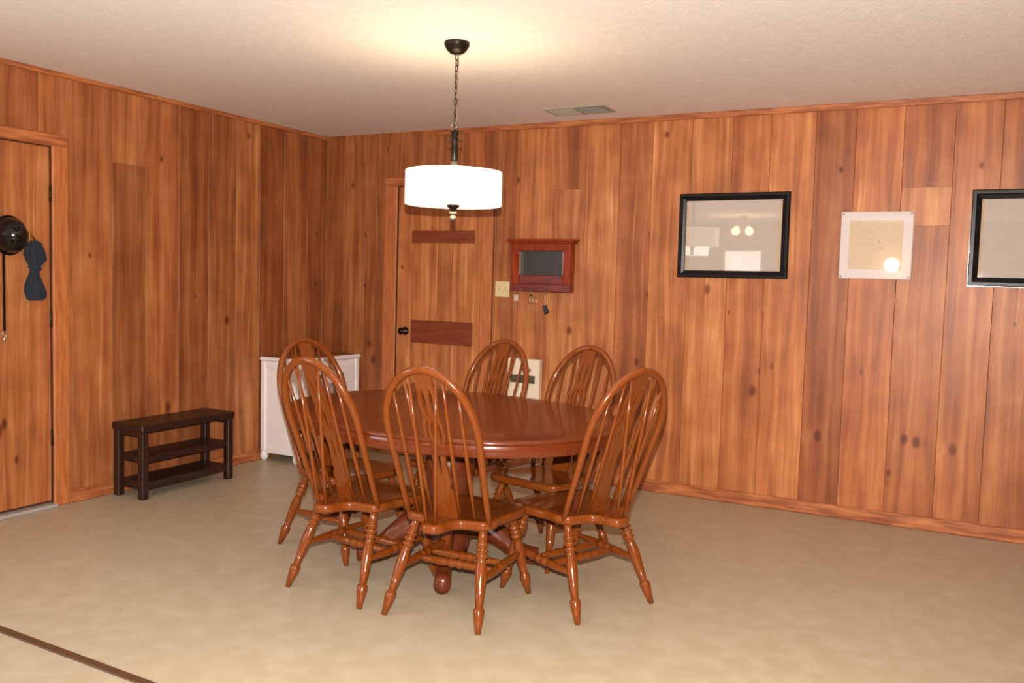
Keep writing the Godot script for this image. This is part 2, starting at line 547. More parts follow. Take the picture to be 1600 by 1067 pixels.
func bow_top(x: float) -> float:    # height of the hoop above x
	var k := clampf(absf(x) / 0.199, 0.0, 0.999)
	return 0.76 + 0.252 * pow(1.0 - k * k, 0.5)

func make_chair() -> Node3D:
	var c := thing("dining_chair", "", "chair")
	# saddle seat
	var half := [Vector2(0.0, -0.215), Vector2(0.11, -0.217), Vector2(0.19, -0.2), Vector2(0.222, -0.14), Vector2(0.214, -0.04), Vector2(0.198, 0.04), Vector2(0.2, 0.1), Vector2(0.178, 0.15), Vector2(0.125, 0.165), Vector2(0.078, 0.178), Vector2(0.055, 0.215), Vector2(0.048, 0.262), Vector2(0.028, 0.290)]
	var ctrl: Array = half.duplicate()
	ctrl.append(Vector2(0.0, 0.296))
	for k in range(half.size() - 1, 0, -1):
		ctrl.append(Vector2(-half[k].x, half[k].y))
	var st := tool(true)
	slab(st, smooth_outline(ctrl, 4), [[0.022, SEAT - 0.042], [0.006, SEAT - 0.037], [0.0, SEAT - 0.028], [0.0, SEAT - 0.012], [0.004, SEAT - 0.003], [0.012, SEAT]], 0.012)
	part("seat", st, M.oak_rail, c)
	# hoop
	var pts := PackedVector3Array()
	for k in 5:
		var y := lerpf(0.38, 0.76, k / 5.0)
		pts.append(Vector3(-bow_half(maxf(y, 0.386)), y, bow_z(maxf(y, 0.386))))
	for k in 25:
		var t := PI - PI * k / 24.0
		var y := 0.76 + 0.252 * sin(t)
		pts.append(Vector3(0.199 * cos(t), y, bow_z(y)))
	for k in range(4, -1, -1):
		var y := lerpf(0.38, 0.76, k / 5.0)
		pts.append(Vector3(bow_half(maxf(y, 0.386)), y, bow_z(maxf(y, 0.386))))
	st = tool(true)
	var lean := Vector3(0, 0.36, -0.93).normalized()
	var ra: Array = []
	var rb: Array = []
	for k in pts.size():
		var e := clampf(minf(k, pts.size() - 1 - k) / 6.0, 0.0, 1.0)
		ra.append(lerpf(0.012, 0.0155, e))
		rb.append(lerpf(0.011, 0.0165, e))
	tube(st, pts, ra, rb, 10, lean)
	part("back_bow", st, M.oak, c)
	# spindles
	for s: float in [-1.0, 1.0]:
		for x: Array in [[0.062, 0.084], [0.128, 0.142]]:
			st = tool(true)
			var ty := bow_top(x[1])
			lathe(st, Vector3(s * x[0], SEAT - 0.02, 0.138), Vector3(s * x[1], ty, bow_z(ty)), [[0, 0.0062], [0.35, 0.0088], [0.6, 0.0078], [1, 0.0052]], 8)
			part("spindle", st, M.oak, c)
		# brace spindle rising from the tail of the seat
		st = tool(true)
		var by := bow_top(0.06)
		lathe(st, Vector3(s * 0.018, SEAT - 0.02, 0.266), Vector3(s * 0.06, by, bow_z(by)), [[0, 0.0062], [0.35, 0.0086], [0.6, 0.0078], [1, 0.0052]], 8)
		part("brace_spindle", st, M.oak, c)
	part("splat", splat(), M.oak, c)
	# legs
	var rear := [[0, 0.013], [0.06, 0.0165], [0.165, 0.0185], [0.172, 0.0165], [0.182, 0.0245], [0.204, 0.0245], [0.213, 0.0165], [0.225, 0.0165], [0.234, 0.025], [0.256, 0.025], [0.266, 0.0165], [0.277, 0.0165], [0.287, 0.025], [0.309, 0.0245], [0.32, 0.017], [0.36, 0.0185], [0.44, 0.0232], [0.5, 0.0232], [0.62, 0.0195], [0.765, 0.0145], [0.772, 0.021], [0.795, 0.0228], [0.85, 0.0205], [1.0, 0.0112]]
	for s: float in [-1.0, 1.0]:
		for e: Array in [[0.150, 0.110, 0.211, 0.262], [0.155, -0.140, 0.204, -0.247]]:
			st = tool(true)
			lathe(st, Vector3(s * e[0], SEAT - 0.02, e[1]), Vector3(s * e[2], 0.0, e[3]), rear, 14)
			part("leg", st, M.oak, c)
	# stretchers
	var turned := [[0, 0.009], [0.12, 0.0125], [0.3, 0.0175], [0.37, 0.018], [0.41, 0.0135], [0.43, 0.020], [0.46, 0.020], [0.48, 0.0165], [0.52, 0.0165], [0.54, 0.020], [0.57, 0.020], [0.59, 0.0135], [0.63, 0.018], [0.7, 0.0175], [0.88, 0.0125], [1, 0.009]]
	var ends: Array = []
	for s: float in [-1.0, 1.0]:
		var a := Vector3(s * 0.150, SEAT - 0.02, 0.110).lerp(Vector3(s * 0.211, 0.0, 0.262), 0.53)
		var b := Vector3(s * 0.155, SEAT - 0.02, -0.140).lerp(Vector3(s * 0.204, 0.0, -0.247), 0.5)
		st = tool(true)
		lathe(st, a, b, turned, 12)
		part("side_stretcher", st, M.oak_rail, c)
		ends.append([a, b])
	for f: float in [0.36, 0.6]:
		st = tool(true)
		lathe(st, (ends[0][0] as Vector3).lerp(ends[0][1], f), (ends[1][0] as Vector3).lerp(ends[1][1], f), turned, 12)
		part("cross_stretcher", st, M.oak_rail, c)
	return c

# pierced fiddle splat: rows of solid intervals between the outline and three openings
func splat() -> SurfaceTool:
	var st := tool()
	var out := [[0.0, 0.048], [0.1, 0.045], [0.2, 0.040], [0.212, 0.031], [0.232, 0.031], [0.245, 0.039], [0.3, 0.034], [0.38, 0.027], [0.44, 0.030], [0.5, 0.040], [0.57, 0.047], [0.63, 0.045], [0.68, 0.037], [0.72, 0.037], [0.78, 0.043], [0.86, 0.039], [0.92, 0.036], [1.0, 0.038]]
	var rows := 60
	var prev: Array = []
	for k in rows + 1:
		var t := float(k) / rows
		var hw := 0.03
		for e in out.size() - 1:
			if t >= out[e][0] and t <= out[e + 1][0]:
				hw = lerpf(out[e][1], out[e + 1][1], smoothstep(out[e][0], out[e + 1][0], t))
		# centre opening: teardrop low, tulip slot high
		var cw := 0.0
		if t > 0.52 and t < 0.66:
			cw = 0.012 * sqrt(sin(PI * (t - 0.52) / 0.14))
		elif t > 0.30 and t < 0.45:
			cw = 0.007 * sqrt(sin(PI * (t - 0.30) / 0.15))
		# side slots
		var sw := 0.0
		var sc := 0.0
		if t > 0.50 and t < 0.67:
			var q := sin(PI * (t - 0.50) / 0.17)
			sw = 0.0065 * sqrt(q)
			sc = 0.020 + 0.008 * q
		elif t > 0.70 and t < 0.87:
			var q := sin(PI * (t - 0.70) / 0.17)
			sw = 0.0085 * sqrt(q)
			sc = 0.0185 - 0.004 * q
		if sc == 0.0:
			sc = 0.018
		var y := lerpf(SEAT - 0.01, 1.012, t)
		var z := lerpf(0.120, bow_z(1.012), t) - 0.012 * sin(PI * t)
		var edges := [-hw, -sc - sw, -sc + sw, -cw, cw, sc - sw, sc + sw, hw]
		var row: Array = []
		for x: float in edges:
			row.append(Vector3(clampf(x, -hw, hw), y, z))
		if k > 0:
			var th := Vector3(0, 0, 0.005)
			for i in [0, 2, 4, 6]:
				var a: Vector3 = prev[i]; var b: Vector3 = prev[i + 1]
				var c: Vector3 = row[i]; var d: Vector3 = row[i + 1]
				quad(st, c + th, d + th, b + th, a + th)
				quad(st, d - th, c - th, a - th, b - th)
				quad(st, c - th, c + th, a + th, a - th)
				quad(st, d + th, d - th, b - th, b + th)
		prev = row
	return st

func build_dining() -> void:
	# table
	var t := thing("dining_table", "oval red-brown wooden pedestal dining table with six chairs around it", "table", Vector3(2.42, 0, 1.978), -0.206)
	var top := PackedVector2Array()
	for i in 96:
		var a := TAU * i / 96.0
		var c := cos(a)
		var s := sin(a)
		top.append(Vector2(0.852 * signf(c) * pow(absf(c), 2.0 / 2.2), 0.66 * signf(s) * pow(absf(s), 2.0 / 2.2)))
	var st := tool(true)
	slab(st, top, [[0.03, 0.719], [0.006, 0.719], [0.001, 0.7205], [0.0, 0.725], [0.003, 0.731], [0.009, 0.734], [0.018, 0.735], [0.2, 0.735]])
	part("table_top", st, M.table, t)
	st = tool(true)
	slab(st, top, [[0.06, 0.666], [0.009, 0.666], [0.005, 0.670], [0.005, 0.712], [0.009, 0.7195], [0.05, 0.72]])
	part("apron", st, M.apron, t)
	st = tool(true)
	lathe(st, Vector3(0, 0.05, 0), Vector3(0, 0.668, 0), [[0, 0.06], [0.02, 0.095], [0.12, 0.105], [0.16, 0.09], [0.2, 0.108], [0.26, 0.112], [0.3, 0.085], [0.36, 0.08], [0.5, 0.098], [0.62, 0.118], [0.74, 0.122], [0.8, 0.11], [0.82, 0.126], [0.86, 0.128], [0.88, 0.105], [0.92, 0.112], [0.94, 0.14], [1, 0.15]], 28)
	part("pedestal_column", st, M.pedestal, t)
	for k in 4:
		st = tool(true)
		var ang := PI / 4 + PI / 2 * k + 0.08
		var dir := Vector3(cos(ang), 0, sin(ang))
		var pts := PackedVector3Array()
		for e in [[0.06, 0.19], [0.13, 0.2], [0.2, 0.175], [0.26, 0.13], [0.31, 0.085], [0.36, 0.058], [0.40, 0.047], [0.43, 0.045]]:
			pts.append(dir * e[0] + Vector3(0, e[1], 0))
		tube(st, pts, [0.035, 0.037, 0.037, 0.036, 0.036, 0.037, 0.039, 0.038], [0.075, 0.07, 0.06, 0.05, 0.045, 0.045, 0.045, 0.043], 12, Vector3(-dir.z, 0, dir.x))
		part("pedestal_foot", st, M.pedestal, t)

	var spots := [
		[2.242, 2.385, -0.105, "oak bow-back dining chair on the open-floor side, next to the chair at the white-cabinet end"],
		[2.741, 2.390, 0.058, "oak bow-back dining chair on the open-floor side, next to the chair at the picture-frame end"],
		[3.105, 2.045, 1.141, "oak bow-back dining chair at the table end nearest the framed pictures"],
		[1.845, 2.02, -1.777, "oak bow-back dining chair at the table end nearest the white cabinet"],
		[2.215, 1.52, 3.002, "oak bow-back dining chair facing the room, in front of the white wall heater"],
		[2.735, 1.575, 2.95, "oak bow-back dining chair facing the room, on the plank wall side beyond the heater"]]
	var c0 := make_chair()
	for k in spots.size():
		var o: Node3D = c0
		if k > 0:
			o = c0.duplicate()
			o.name = numbered("dining_chair")
			add_child(o)
		o.position = Vector3(spots[k][0], 0, spots[k][1])
		o.rotation.y = spots[k][2]
		tag(o, spots[k][3], "chair", "oak bow-back chairs around the dining table")

# ------------------------------------------------------------------ pendant
func build_pendant() -> void:
	var p := thing("pendant_lamp", "drum pendant lamp with white shade hanging over the dining table", "lamp", Vector3(2.404, 0, 1.977))
	var st := tool(true)
	lathe(st, Vector3(0, 2.385, 0), Vector3(0, H, 0), [[0, 0.012], [0.1, 0.03], [0.35, 0.046], [0.7, 0.057], [0.95, 0.06], [1, 0.058]], 24)
	part("canopy", st, M.bronze, p)
	st = tool(true)
	for k in 13:
		var y := 2.385 - 0.012 - k * 0.0252
		var pts := PackedVector3Array()
		for i in 12:
			var a := TAU * i / 12.0
			var d := Vector3(cos(a) * 0.0065, sin(a) * 0.015, 0)
			if k % 2 == 1:
				d = Vector3(0, d.y, d.x)
			pts.append(Vector3(0, y, 0) + d)
		tube(st, pts, [0.0022], [0.0022], 6, Vector3.ZERO, true)
	part("chain", st, M.bronze, p)
	st = tool(true)
	var cord := PackedVector3Array()
	for k in 15:
		var f := k / 14.0
		cord.append(Vector3(0.006 + 0.006 * sin(f * 17.0), 2.39 - 0.34 * f, 0.005 * cos(f * 15.0)))
	tube(st, cord, [0.0028], [0.0028], 6)
	part("cord", st, mat(Color8(120, 104, 84), 0.5), p)
	st = tool(true)
	var loop := PackedVector3Array()
	for i in 16:
		var a := TAU * i / 16.0
		loop.append(Vector3(cos(a) * 0.014 - 0.006, 2.058 + sin(a) * 0.016, 0))
	tube(st, loop, [0.0028], [0.0028], 6, Vector3.ZERO, true)
	part("loop", st, M.pewter, p)
	st = tool(true)
	lathe(st, Vector3(0, 1.835, 0), Vector3(0, 2.045, 0), [[0, 0.014], [0.06, 0.021], [0.2, 0.021], [0.3, 0.014], [0.36, 0.018], [0.6, 0.0165], [0.72, 0.011], [0.78, 0.018], [0.82, 0.012], [0.9, 0.018], [0.95, 0.014], [1, 0.005]], 16)
	part("stem", st, M.bronze, p)
	for e in [[2.032, 0.040, 0.008], [2.002, 0.043, -0.004]]:
		for k in 6:
			st = tool(true)
			var a := TAU * k / 6.0 + 0.3
			var d := Vector3(cos(a), 0, sin(a))
			var q := PackedVector3Array([Vector3(0, e[0], 0) + d * 0.012, Vector3(0, e[0] + e[2] * 0.3, 0) + d * 0.026, Vector3(0, e[0] + e[2], 0) + d * e[1]])
			tube(st, q, [0.006, 0.0055, 0.001], [0.0025, 0.002, 0.001], 8, Vector3(-d.z, 0, d.x))
			part("leaf_arm", st, M.bronze, p)
	# shade: an open drum with a lit diffuser in the bottom
	st = tool(true)
	var prof := [[0.219, 1.697], [0.2235, 1.697], [0.2245, 1.70], [0.2245, 1.849], [0.2235, 1.852], [0.219, 1.852], [0.219, 1.697]]
	var rings: Array = []
	for e in prof:
		var ring := PackedVector3Array()
		for i in 64:
			var a := TAU * i / 64.0
			ring.append(Vector3(cos(a) * e[0], e[1], sin(a) * e[0]))
		rings.append(ring)
	skin(st, rings, false)
	part("shade", st, lamp_mat(Color(1.0, 0.95, 0.86), 1.35), p)
	st = tool(true)
	lathe(st, Vector3(0, 1.699, 0), Vector3(0, 1.705, 0), [[0, 0.217], [0.5, 0.2185], [1, 0.217]], 48)
	part("diffuser", st, lamp_mat(Color(1.0, 0.95, 0.86), 1.35), p)
	for k in 3:
		st = tool(true)
		var a := TAU * k / 3.0
		lathe(st, Vector3(0, 1.84, 0), Vector3(cos(a) * 0.22, 1.846, sin(a) * 0.22), [[0, 0.0025], [1, 0.0025]], 6)
		part("spider_arm", st, M.bronze, p)
	st = tool(true)
	lathe(st, Vector3(0, 1.668, 0), Vector3(0, 1.70, 0), [[0, 0.011], [0.3, 0.014], [0.7, 0.029], [0.9, 0.031], [1, 0.02]], 18)
	part("finial_cup", st, M.bronze, p)
	st = tool(true)
	lathe(st, Vector3(0, 1.622, 0), Vector3(0, 1.67, 0), [[0, 0.004], [0.06, 0.014], [0.4, 0.0165], [0.5, 0.011], [0.62, 0.011], [0.72, 0.018], [0.92, 0.016], [1, 0.01]], 18)
	part("finial", st, M.pewter, p)
	st = tool(true)
	lathe(st, Vector3(0, 1.83, 0), Vector3(0, 1.90, 0), [[0, 0.02], [0.3, 0.0235], [0.55, 0.0225], [0.8, 0.019], [1, 0.014]], 18)
	part("stem_collar", st, M.pewter, p)
	# the bulbs inside throw light up through the open top and down through the diffuser
	var up := AreaLight3D.new()
	up.area_size = Vector2(0.34, 0.34)
	up.light_color = Color(1.0, 0.88, 0.70)
	up.light_energy = 0.4
	up.position = Vector3(0, 1.715, 0)
	up.rotation.x = PI / 2
	up.shadow_enabled = true
	p.add_child(up)
	var down := AreaLight3D.new()
	down.area_size = Vector2(0.3, 0.3)
	down.light_color = Color(1.0, 0.87, 0.68)
	down.light_energy = 0.12
	down.position = Vector3(0, 1.69, 0)
	down.rotation.x = -PI / 2
	down.shadow_enabled = true
	p.add_child(down)

# ------------------------------------------------------------------ furniture
func build_bench() -> void:
	var b := thing("shoe_bench", "dark espresso wooden bench with two shoe shelves against the plank wall beside the door", "bench", Vector3(0.18, 0, 1.62))
	part("seat_board", bx(-0.135, 0.135, 0.402, 0.446, -0.365, 0.365, 0.006), M.espresso, b)
	for x: float in [-0.105, 0.105]:
		for z: float in [-0.335, 0.335]:
			part("leg", bx(x - 0.022, x + 0.022, 0.0, 0.405, z - 0.022, z + 0.022, 0.003), M.espresso, b)
	for e in [[0.215, 0.255], [0.055, 0.10]]:
		part("shelf", bx(-0.115, 0.115, e[0], e[1], -0.33, 0.33, 0.004), M.espresso, b)
	for z: float in [-0.335, 0.335]:
		part("end_rail", bx(-0.1, 0.1, 0.372, 0.403, z - 0.012, z + 0.012, 0.002), M.espresso, b)

func build_cabinet() -> void:
	var x0 := 0.018
	var x1 := 0.39
	var z0 := 0.018
	var z1 := 0.735
	var c := thing("corner_cabinet", "white painted wooden cabinet standing in the corner behind the table", "cabinet", Vector3(0, 0, 0))
	part("body", bx(x0 + 0.02, x1 - 0.02, 0.075, 0.725, z0 + 0.01, z1 - 0.02, 0.004), M.white_paint, c)
	var top := part("top", bx(x0, x1 + 0.005, 0.725, 0.757, z0, z1, 0.012), M.white_paint, c)
	part("top_wall_reflection", bx(x0 + 0.012, x1 - 0.008, 0.757, 0.76, z0 + 0.012, z1 - 0.012, 0.001), tri_mat(noise_tex(21, 0.02, [[0.2, Color8(128, 84, 48)], [0.8, Color8(160, 110, 66)]], 256), Vector3(6, 6, 0.8), 0.35), top)  # brown reflection of the plank wall, painted as a thin sheet on the white top
	# corner posts running down into turned feet
	for x: float in [x0 + 0.035, x1 - 0.03]:
		for z: float in [z0 + 0.03, z1 - 0.03]:
			part("post", bx(x - 0.022, x + 0.022, 0.07, 0.725, z - 0.022, z + 0.022, 0.006), M.white_paint, c)
			var st := tool(true)
			lathe(st, Vector3(x, 0.0, z), Vector3(x, 0.075, z), [[0, 0.016], [0.2, 0.026], [0.5, 0.031], [0.8, 0.026], [1, 0.018]], 16)
			part("foot", st, M.white_paint, c)
	# side rails and curved skirt
	part("side_rail", bx(x0 + 0.04, x1 - 0.04, 0.68, 0.725, z1 - 0.022, z1 - 0.012, 0.003), M.white_paint, c)
	part("skirt", bx(x0 + 0.04, x1 - 0.04, 0.058, 0.10, z1 - 0.03, z1 - 0.014, 0.003), M.white_paint, c)
	# front faces the room: a drawer over two panelled doors
	var d := part("drawer", bx(x1 - 0.022, x1 - 0.008, 0.55, 0.69, z0 + 0.06, z1 - 0.06, 0.004), M.white_paint, c)
	for z: float in [0.25, 0.49]:
		var k := tool(true)
		lathe(k, Vector3(x1 - 0.008, 0.62, z), Vector3(x1 + 0.016, 0.62, z), [[0, 0.006], [0.4, 0.006], [0.6, 0.013], [1, 0.008]], 12)
		part("knob", k, M.pewter, d)
	for e in [[z0 + 0.06, 0.365], [0.375, z1 - 0.06]]:
		var dr := part("door", bx(x1 - 0.022, x1 - 0.008, 0.12, 0.535, e[0], e[1], 0.004), M.white_paint, c)
		part("raised_panel", bx(x1 - 0.009, x1 - 0.004, 0.17, 0.485, e[0] + 0.05, e[1] - 0.05, 0.004), M.white_paint, dr)
		var k := tool(true)
		var kz: float = 0.35 if e[0] < 0.2 else 0.39
		lathe(k, Vector3(x1 - 0.008, 0.35, kz), Vector3(x1 + 0.016, 0.35, kz), [[0, 0.006], [0.4, 0.006], [0.6, 0.013], [1, 0.008]], 12)
		part("knob", k, M.pewter, dr)

# ------------------------------------------------------------------ things on the walls
func bar_frame(parent: Node3D, w: float, h: float, bar: float, depth: float, m: Material, bevel: Material) -> void:
	# mitred bars with a sloping face; local origin at the frame's centre on the wall
	var W := w / 2
	var Hh := h / 2
	var outer := [Vector2(-W, Hh), Vector2(W, Hh), Vector2(W, -Hh), Vector2(-W, -Hh)]
	for k in 4:
		var a: Vector2 = outer[k]
		var b: Vector2 = outer[(k + 1) % 4]
		var sa := Vector2(signf(a.x), signf(a.y))
		var sb := Vector2(signf(b.x), signf(b.y))
		var prof := [[0.0, 0.0], [0.0, depth * 0.75], [bar * 0.12, depth], [bar * 0.45, depth], [bar * 0.55, depth * 0.8], [bar * 0.92, depth * 0.62], [bar, depth * 0.55], [bar, 0.0]]
		var st := tool()
		for e in prof.size() - 1:
			var p: Array = prof[e]
			var q: Array = prof[e + 1]
			var a0: Vector2 = a - sa * p[0]
			var a1: Vector2 = a - sa * q[0]
			var b0: Vector2 = b - sb * p[0]
			var b1: Vector2 = b - sb * q[0]
			quad(st, Vector3(a0.x, a0.y, p[1]), Vector3(b0.x, b0.y, p[1]), Vector3(b1.x, b1.y, q[1]), Vector3(a1.x, a1.y, q[1]))
		part("frame_bar", st, m if bevel == null or k % 2 == 0 else bevel, parent)

func sketch_texture() -> ImageTexture:
	# beige paper with a faint pencil map: a wandering coast, some roads and small marks
	var im := Image.create(256, 256, false, Image.FORMAT_RGB8)
	im.fill(Color8(206, 182, 152))
	var n := FastNoiseLite.new()
	n.seed = 3
	n.frequency = 0.02
	for y in 256:
		for x in 256:
			var v := n.get_noise_2d(x, y) * 0.025
			im.set_pixel(x, y, Color8(206, 182, 152).lightened(maxf(v, 0.0)).darkened(maxf(-v, 0.0)))
	var ink := Color8(172, 146, 120)
	var lines := [[[50, 60], [80, 50], [112, 66], [130, 84], [142, 104], [146, 118], [138, 130]], [[40, 128], [70, 122], [100, 126], [128, 122]], [[132, 30], [136, 44], [140, 58]], [[120, 150], [150, 148], [172, 142]], [[60, 84], [92, 92], [118, 96]], [[110, 178], [104, 200], [112, 220]]]
	for l in lines:
		for k in l.size() - 1:
			var a := Vector2(l[k][0], l[k][1])
			var b := Vector2(l[k + 1][0], l[k + 1][1])
			for s in 60:
				var q := a.lerp(b, s / 59.0)
				im.set_pixel(int(q.x), int(q.y), ink)
				im.set_pixel(int(q.x), int(q.y) + 1, ink)
	for e in [[136, 38, 5], [144, 110, 6], [150, 146, 4], [100, 180, 3], [176, 88, 3]]:
		im.fill_rect(Rect2i(e[0], e[1], e[2], e[2]), Color8(150, 128, 110))
	return ImageTexture.create_from_image(im)

func picture(called: String, label: String, x0: float, x1: float, y0: float, y1: float, style: int, tilt := 0.0) -> void:
	var w := x1 - x0
	var h := y1 - y0
	var f := thing(called, label, "picture frame", Vector3((x0 + x1) / 2, (y0 + y1) / 2, 0.001))
	f.rotation.z = tilt
	if style == 0 or style == 2:
		var bar := 0.045 if style == 0 else 0.05
		bar_frame(f, w, h, bar, 0.028, M.black_frame, null)
		part("mat_board", bx(-w / 2 + 0.02, w / 2 - 0.02, -h / 2 + 0.02, h / 2 - 0.02, 0.002, 0.007, 0.0), mat(Color8(188, 160, 122), 0.8), f)
		part("print", bx(-w / 2 + 0.065, w / 2 - 0.065, -h / 2 + 0.05, h / 2 - 0.05, 0.007, 0.0085, 0.0), mat(Color8(178, 164, 152), 0.75), f)
		part("glass", bx(-w / 2 + 0.03, w / 2 - 0.03, -h / 2 + 0.03, h / 2 - 0.03, 0.0125, 0.0145, 0.0), M.glass, f)
		if style == 2:
			part("silver_fillet", bx(-w / 2 + 0.0, -w / 2 + 0.002, -h / 2, h / 2, 0.02, 0.0285, 0.001), M.chrome, f)
			part("silver_fillet", bx(-w / 2 + 0.0, w / 2, -h / 2 - 0.001, -h / 2 + 0.0015, 0.02, 0.0285, 0.001), M.chrome, f)
	else:
		part("backing_board", bx(-w / 2, w / 2, -h / 2, h / 2, 0.0, 0.012, 0.002), mat(Color8(214, 204, 202), 0.6), f)
		part("mat_board", bx(-w / 2 + 0.004, w / 2 - 0.004, -h / 2 + 0.004, h / 2 - 0.004, 0.012, 0.014, 0.0), mat(Color8(216, 206, 204), 0.7), f)
		var sm := mat(Color.WHITE, 0.8)
		sm.albedo_texture = sketch_texture()
		var q := QuadMesh.new()
		q.size = Vector2(w - 0.1, h - 0.105)
		var pr := inst("print", q, sm, f)
		pr.position = Vector3(-0.002, 0.003, 0.0146)
		part("glass", bx(-w / 2, w / 2, -h / 2, h / 2, 0.016, 0.019, 0.001), M.glass, f)
		for sx: float in [-1.0, 1.0]:
			for sy: float in [-1.0, 1.0]:
				var st := tool(true)
				lathe(st, Vector3(sx * (w / 2 - 0.012), sy * (h / 2 - 0.012), 0.018), Vector3(sx * (w / 2 - 0.012), sy * (h / 2 - 0.012), 0.026), [[0, 0.006], [0.6, 0.006], [1, 0.003]], 12)
				part("corner_stud", st, M.chrome, f)

func build_wall_things() -> void:
	picture("picture_frame", "all-black picture frame with plain grey print, between key cabinet and small white frame", 2.886, 3.569, 1.41, 1.936, 0, 0.004)
	picture("picture_frame", "small white square frame with a faint beige map sketch", 3.862, 4.25, 1.424, 1.811, 1)
	picture("picture_frame", "black picture frame with a silver outer edge, beyond the small white frame", 4.535, 5.22, 1.396, 1.924, 2)

	# key cabinet
	var k := thing("key_cabinet", "small cherry wood wall cabinet with dark glass and key hooks", "cabinet", Vector3(1.935, 0, 0.0))
	part("back_panel", bx(-0.228, 0.228, 1.29, 1.63, 0.0, 0.015, 0.003), M.cherry, k)
	part("stile", bx(-0.228, -0.165, 1.30, 1.615, 0.015, 0.065, 0.004), M.cherry, k)
	part("stile", bx(0.168, 0.228, 1.30, 1.615, 0.015, 0.065, 0.004), M.cherry, k)
	part("rail", bx(-0.165, 0.168, 1.565, 1.615, 0.015, 0.063, 0.004), M.cherry, k)
	part("rail", bx(-0.165, 0.168, 1.335, 1.398, 0.015, 0.06, 0.004), M.cherry_dark, k)
	part("hook_rail", bx(-0.232, 0.232, 1.285, 1.337, 0.015, 0.07, 0.004), M.cherry_dark, k)
	part("cornice", bx(-0.245, 0.245, 1.615, 1.628, 0.0, 0.075, 0.004), M.cherry, k)
	part("cornice", bx(-0.258, 0.258, 1.628, 1.645, 0.0, 0.088, 0.005), M.cherry, k)
	part("dark_glass", bx(-0.165, 0.168, 1.398, 1.565, 0.02, 0.03, 0.0), mat(Color8(50, 44, 38), 0.35), k)
	part("glass_bead", bx(-0.168, -0.158, 1.398, 1.56, 0.03, 0.052, 0.002), M.pewter, k)
	part("glass_bead", bx(0.158, 0.168, 1.398, 1.56, 0.03, 0.052, 0.002), M.pewter, k)
	var hooks := [-0.17, -0.05, 0.055]
	for x: float in hooks:
		var st := tool(true)
		tube(st, PackedVector3Array([Vector3(x, 1.30, 0.069), Vector3(x, 1.297, 0.085), Vector3(x, 1.283, 0.09), Vector3(x, 1.275, 0.082), Vector3(x, 1.28, 0.076)]), [0.0025], [0.0025], 6)
		part("hook", st, M.pewter, k)
	# what hangs from the hooks
	var key_y := 1.277
	var fob := thing("key_tag", "small pale plastic key tag on the key cabinet hook beside the light switch", "key tag", Vector3(1.765, key_y, 0.083))
	part("tag", bx(-0.016, 0.016, -0.062, -0.018, -0.003, 0.003, 0.002), mat(Color8(196, 184, 166), 0.4), fob)
	part("ring", key_ring(0.009), M.pewter, fob)
	var keys := thing("key_bunch", "bunch of small metal keys on the key cabinet's middle hook", "keys", Vector3(1.885, key_y, 0.083))
	part("ring", key_ring(0.009), M.pewter, keys)
	for a: float in [-0.12, 0.05, 0.2]:
		var st := tool(true)
		lathe(st, Vector3(a * 0.05, -0.016, a * 0.02), Vector3(a * 0.05, -0.02, a * 0.02 + 0.002), [[0, 0.01], [1, 0.01]], 10)
		cbox(st, Vector3(a * 0.16, -0.05, a * 0.02), Vector3(0.008, 0.055, 0.002), 0.0005, Basis(Vector3.BACK, a))
		part("key", st, M.brass if a > 0.1 else M.pewter, keys)
	var car := thing("car_key", "black car key fob on a strap below the key cabinet", "car key", Vector3(1.99, key_y, 0.083))
	part("ring", key_ring(0.008), M.pewter, car)
	part("strap", bx(-0.006, 0.006, -0.085, -0.014, -0.002, 0.002, 0.001), mat(Color8(176, 130, 110), 0.6), car)
	var st2 := tool()
	cbox(st2, Vector3(0.004, -0.112, 0), Vector3(0.036, 0.062, 0.013), 0.006, Basis(Vector3.BACK, 0.35))
	part("fob", st2, M.black_gloss, car)

	# switch
	var s := thing("light_switch", "square ivory light switch plate beside the key cabinet", "switch", Vector3(1.612, 1.293, 0.0))
	part("plate", bx(-0.058, 0.058, -0.056, 0.056, 0.0, 0.008, 0.004), M.ivory, s)
	for x: float in [-0.023, 0.023]:
		var tg := tool()
		cbox(tg, Vector3(x, 0.004, 0.012), Vector3(0.01, 0.022, 0.014), 0.002, Basis(Vector3.RIGHT, -0.4))
		part("toggle", tg, M.ivory, s)

	# wall heater
	var h := thing("wall_heater", "white wall heater with dark grille slot, low on the plank wall", "heater", Vector3(1.82, 0, 0))
	part("housing", bx(-0.125, 0.125, 0.32, 0.815, 0.0, 0.055, 0.008), mat(Color8(226, 212, 190), 0.4), h)
	var g := part("grille", bx(-0.095, 0.095, 0.645, 0.70, 0.05, 0.0565, 0.001), mat(Color8(70, 62, 46), 0.6), h)
	for i in 3:
		part("louvre", bx(-0.095, 0.095, 0.654 + i * 0.016, 0.659 + i * 0.016, 0.0555, 0.06, 0.001), mat(Color8(96, 88, 66), 0.5), g)
	for x: float in [0.005, 0.055]:
		var kn := tool(true)
		lathe(kn, Vector3(x, 0.74, 0.055), Vector3(x, 0.74, 0.066), [[0, 0.01], [0.8, 0.009], [1, 0.006]], 12)
		part("knob", kn, M.pewter, h)

	# ceiling vent
	var v := thing("ceiling_vent", "grey rectangular metal air vent in the ceiling near the back wall", "vent", Vector3(2.31, H, 0.34), -0.02)
	part("frame", bx(-0.205, 0.205, -0.008, 0.0, -0.115, -0.095, 0.003), M.vent, v)
	part("frame", bx(-0.205, 0.205, -0.008, 0.0, 0.095, 0.115, 0.003), M.vent, v)
	part("frame", bx(-0.205, -0.185, -0.008, 0.0, -0.095, 0.095, 0.003), M.vent, v)
	part("frame", bx(0.185, 0.205, -0.008, 0.0, -0.095, 0.095, 0.003), M.vent, v)
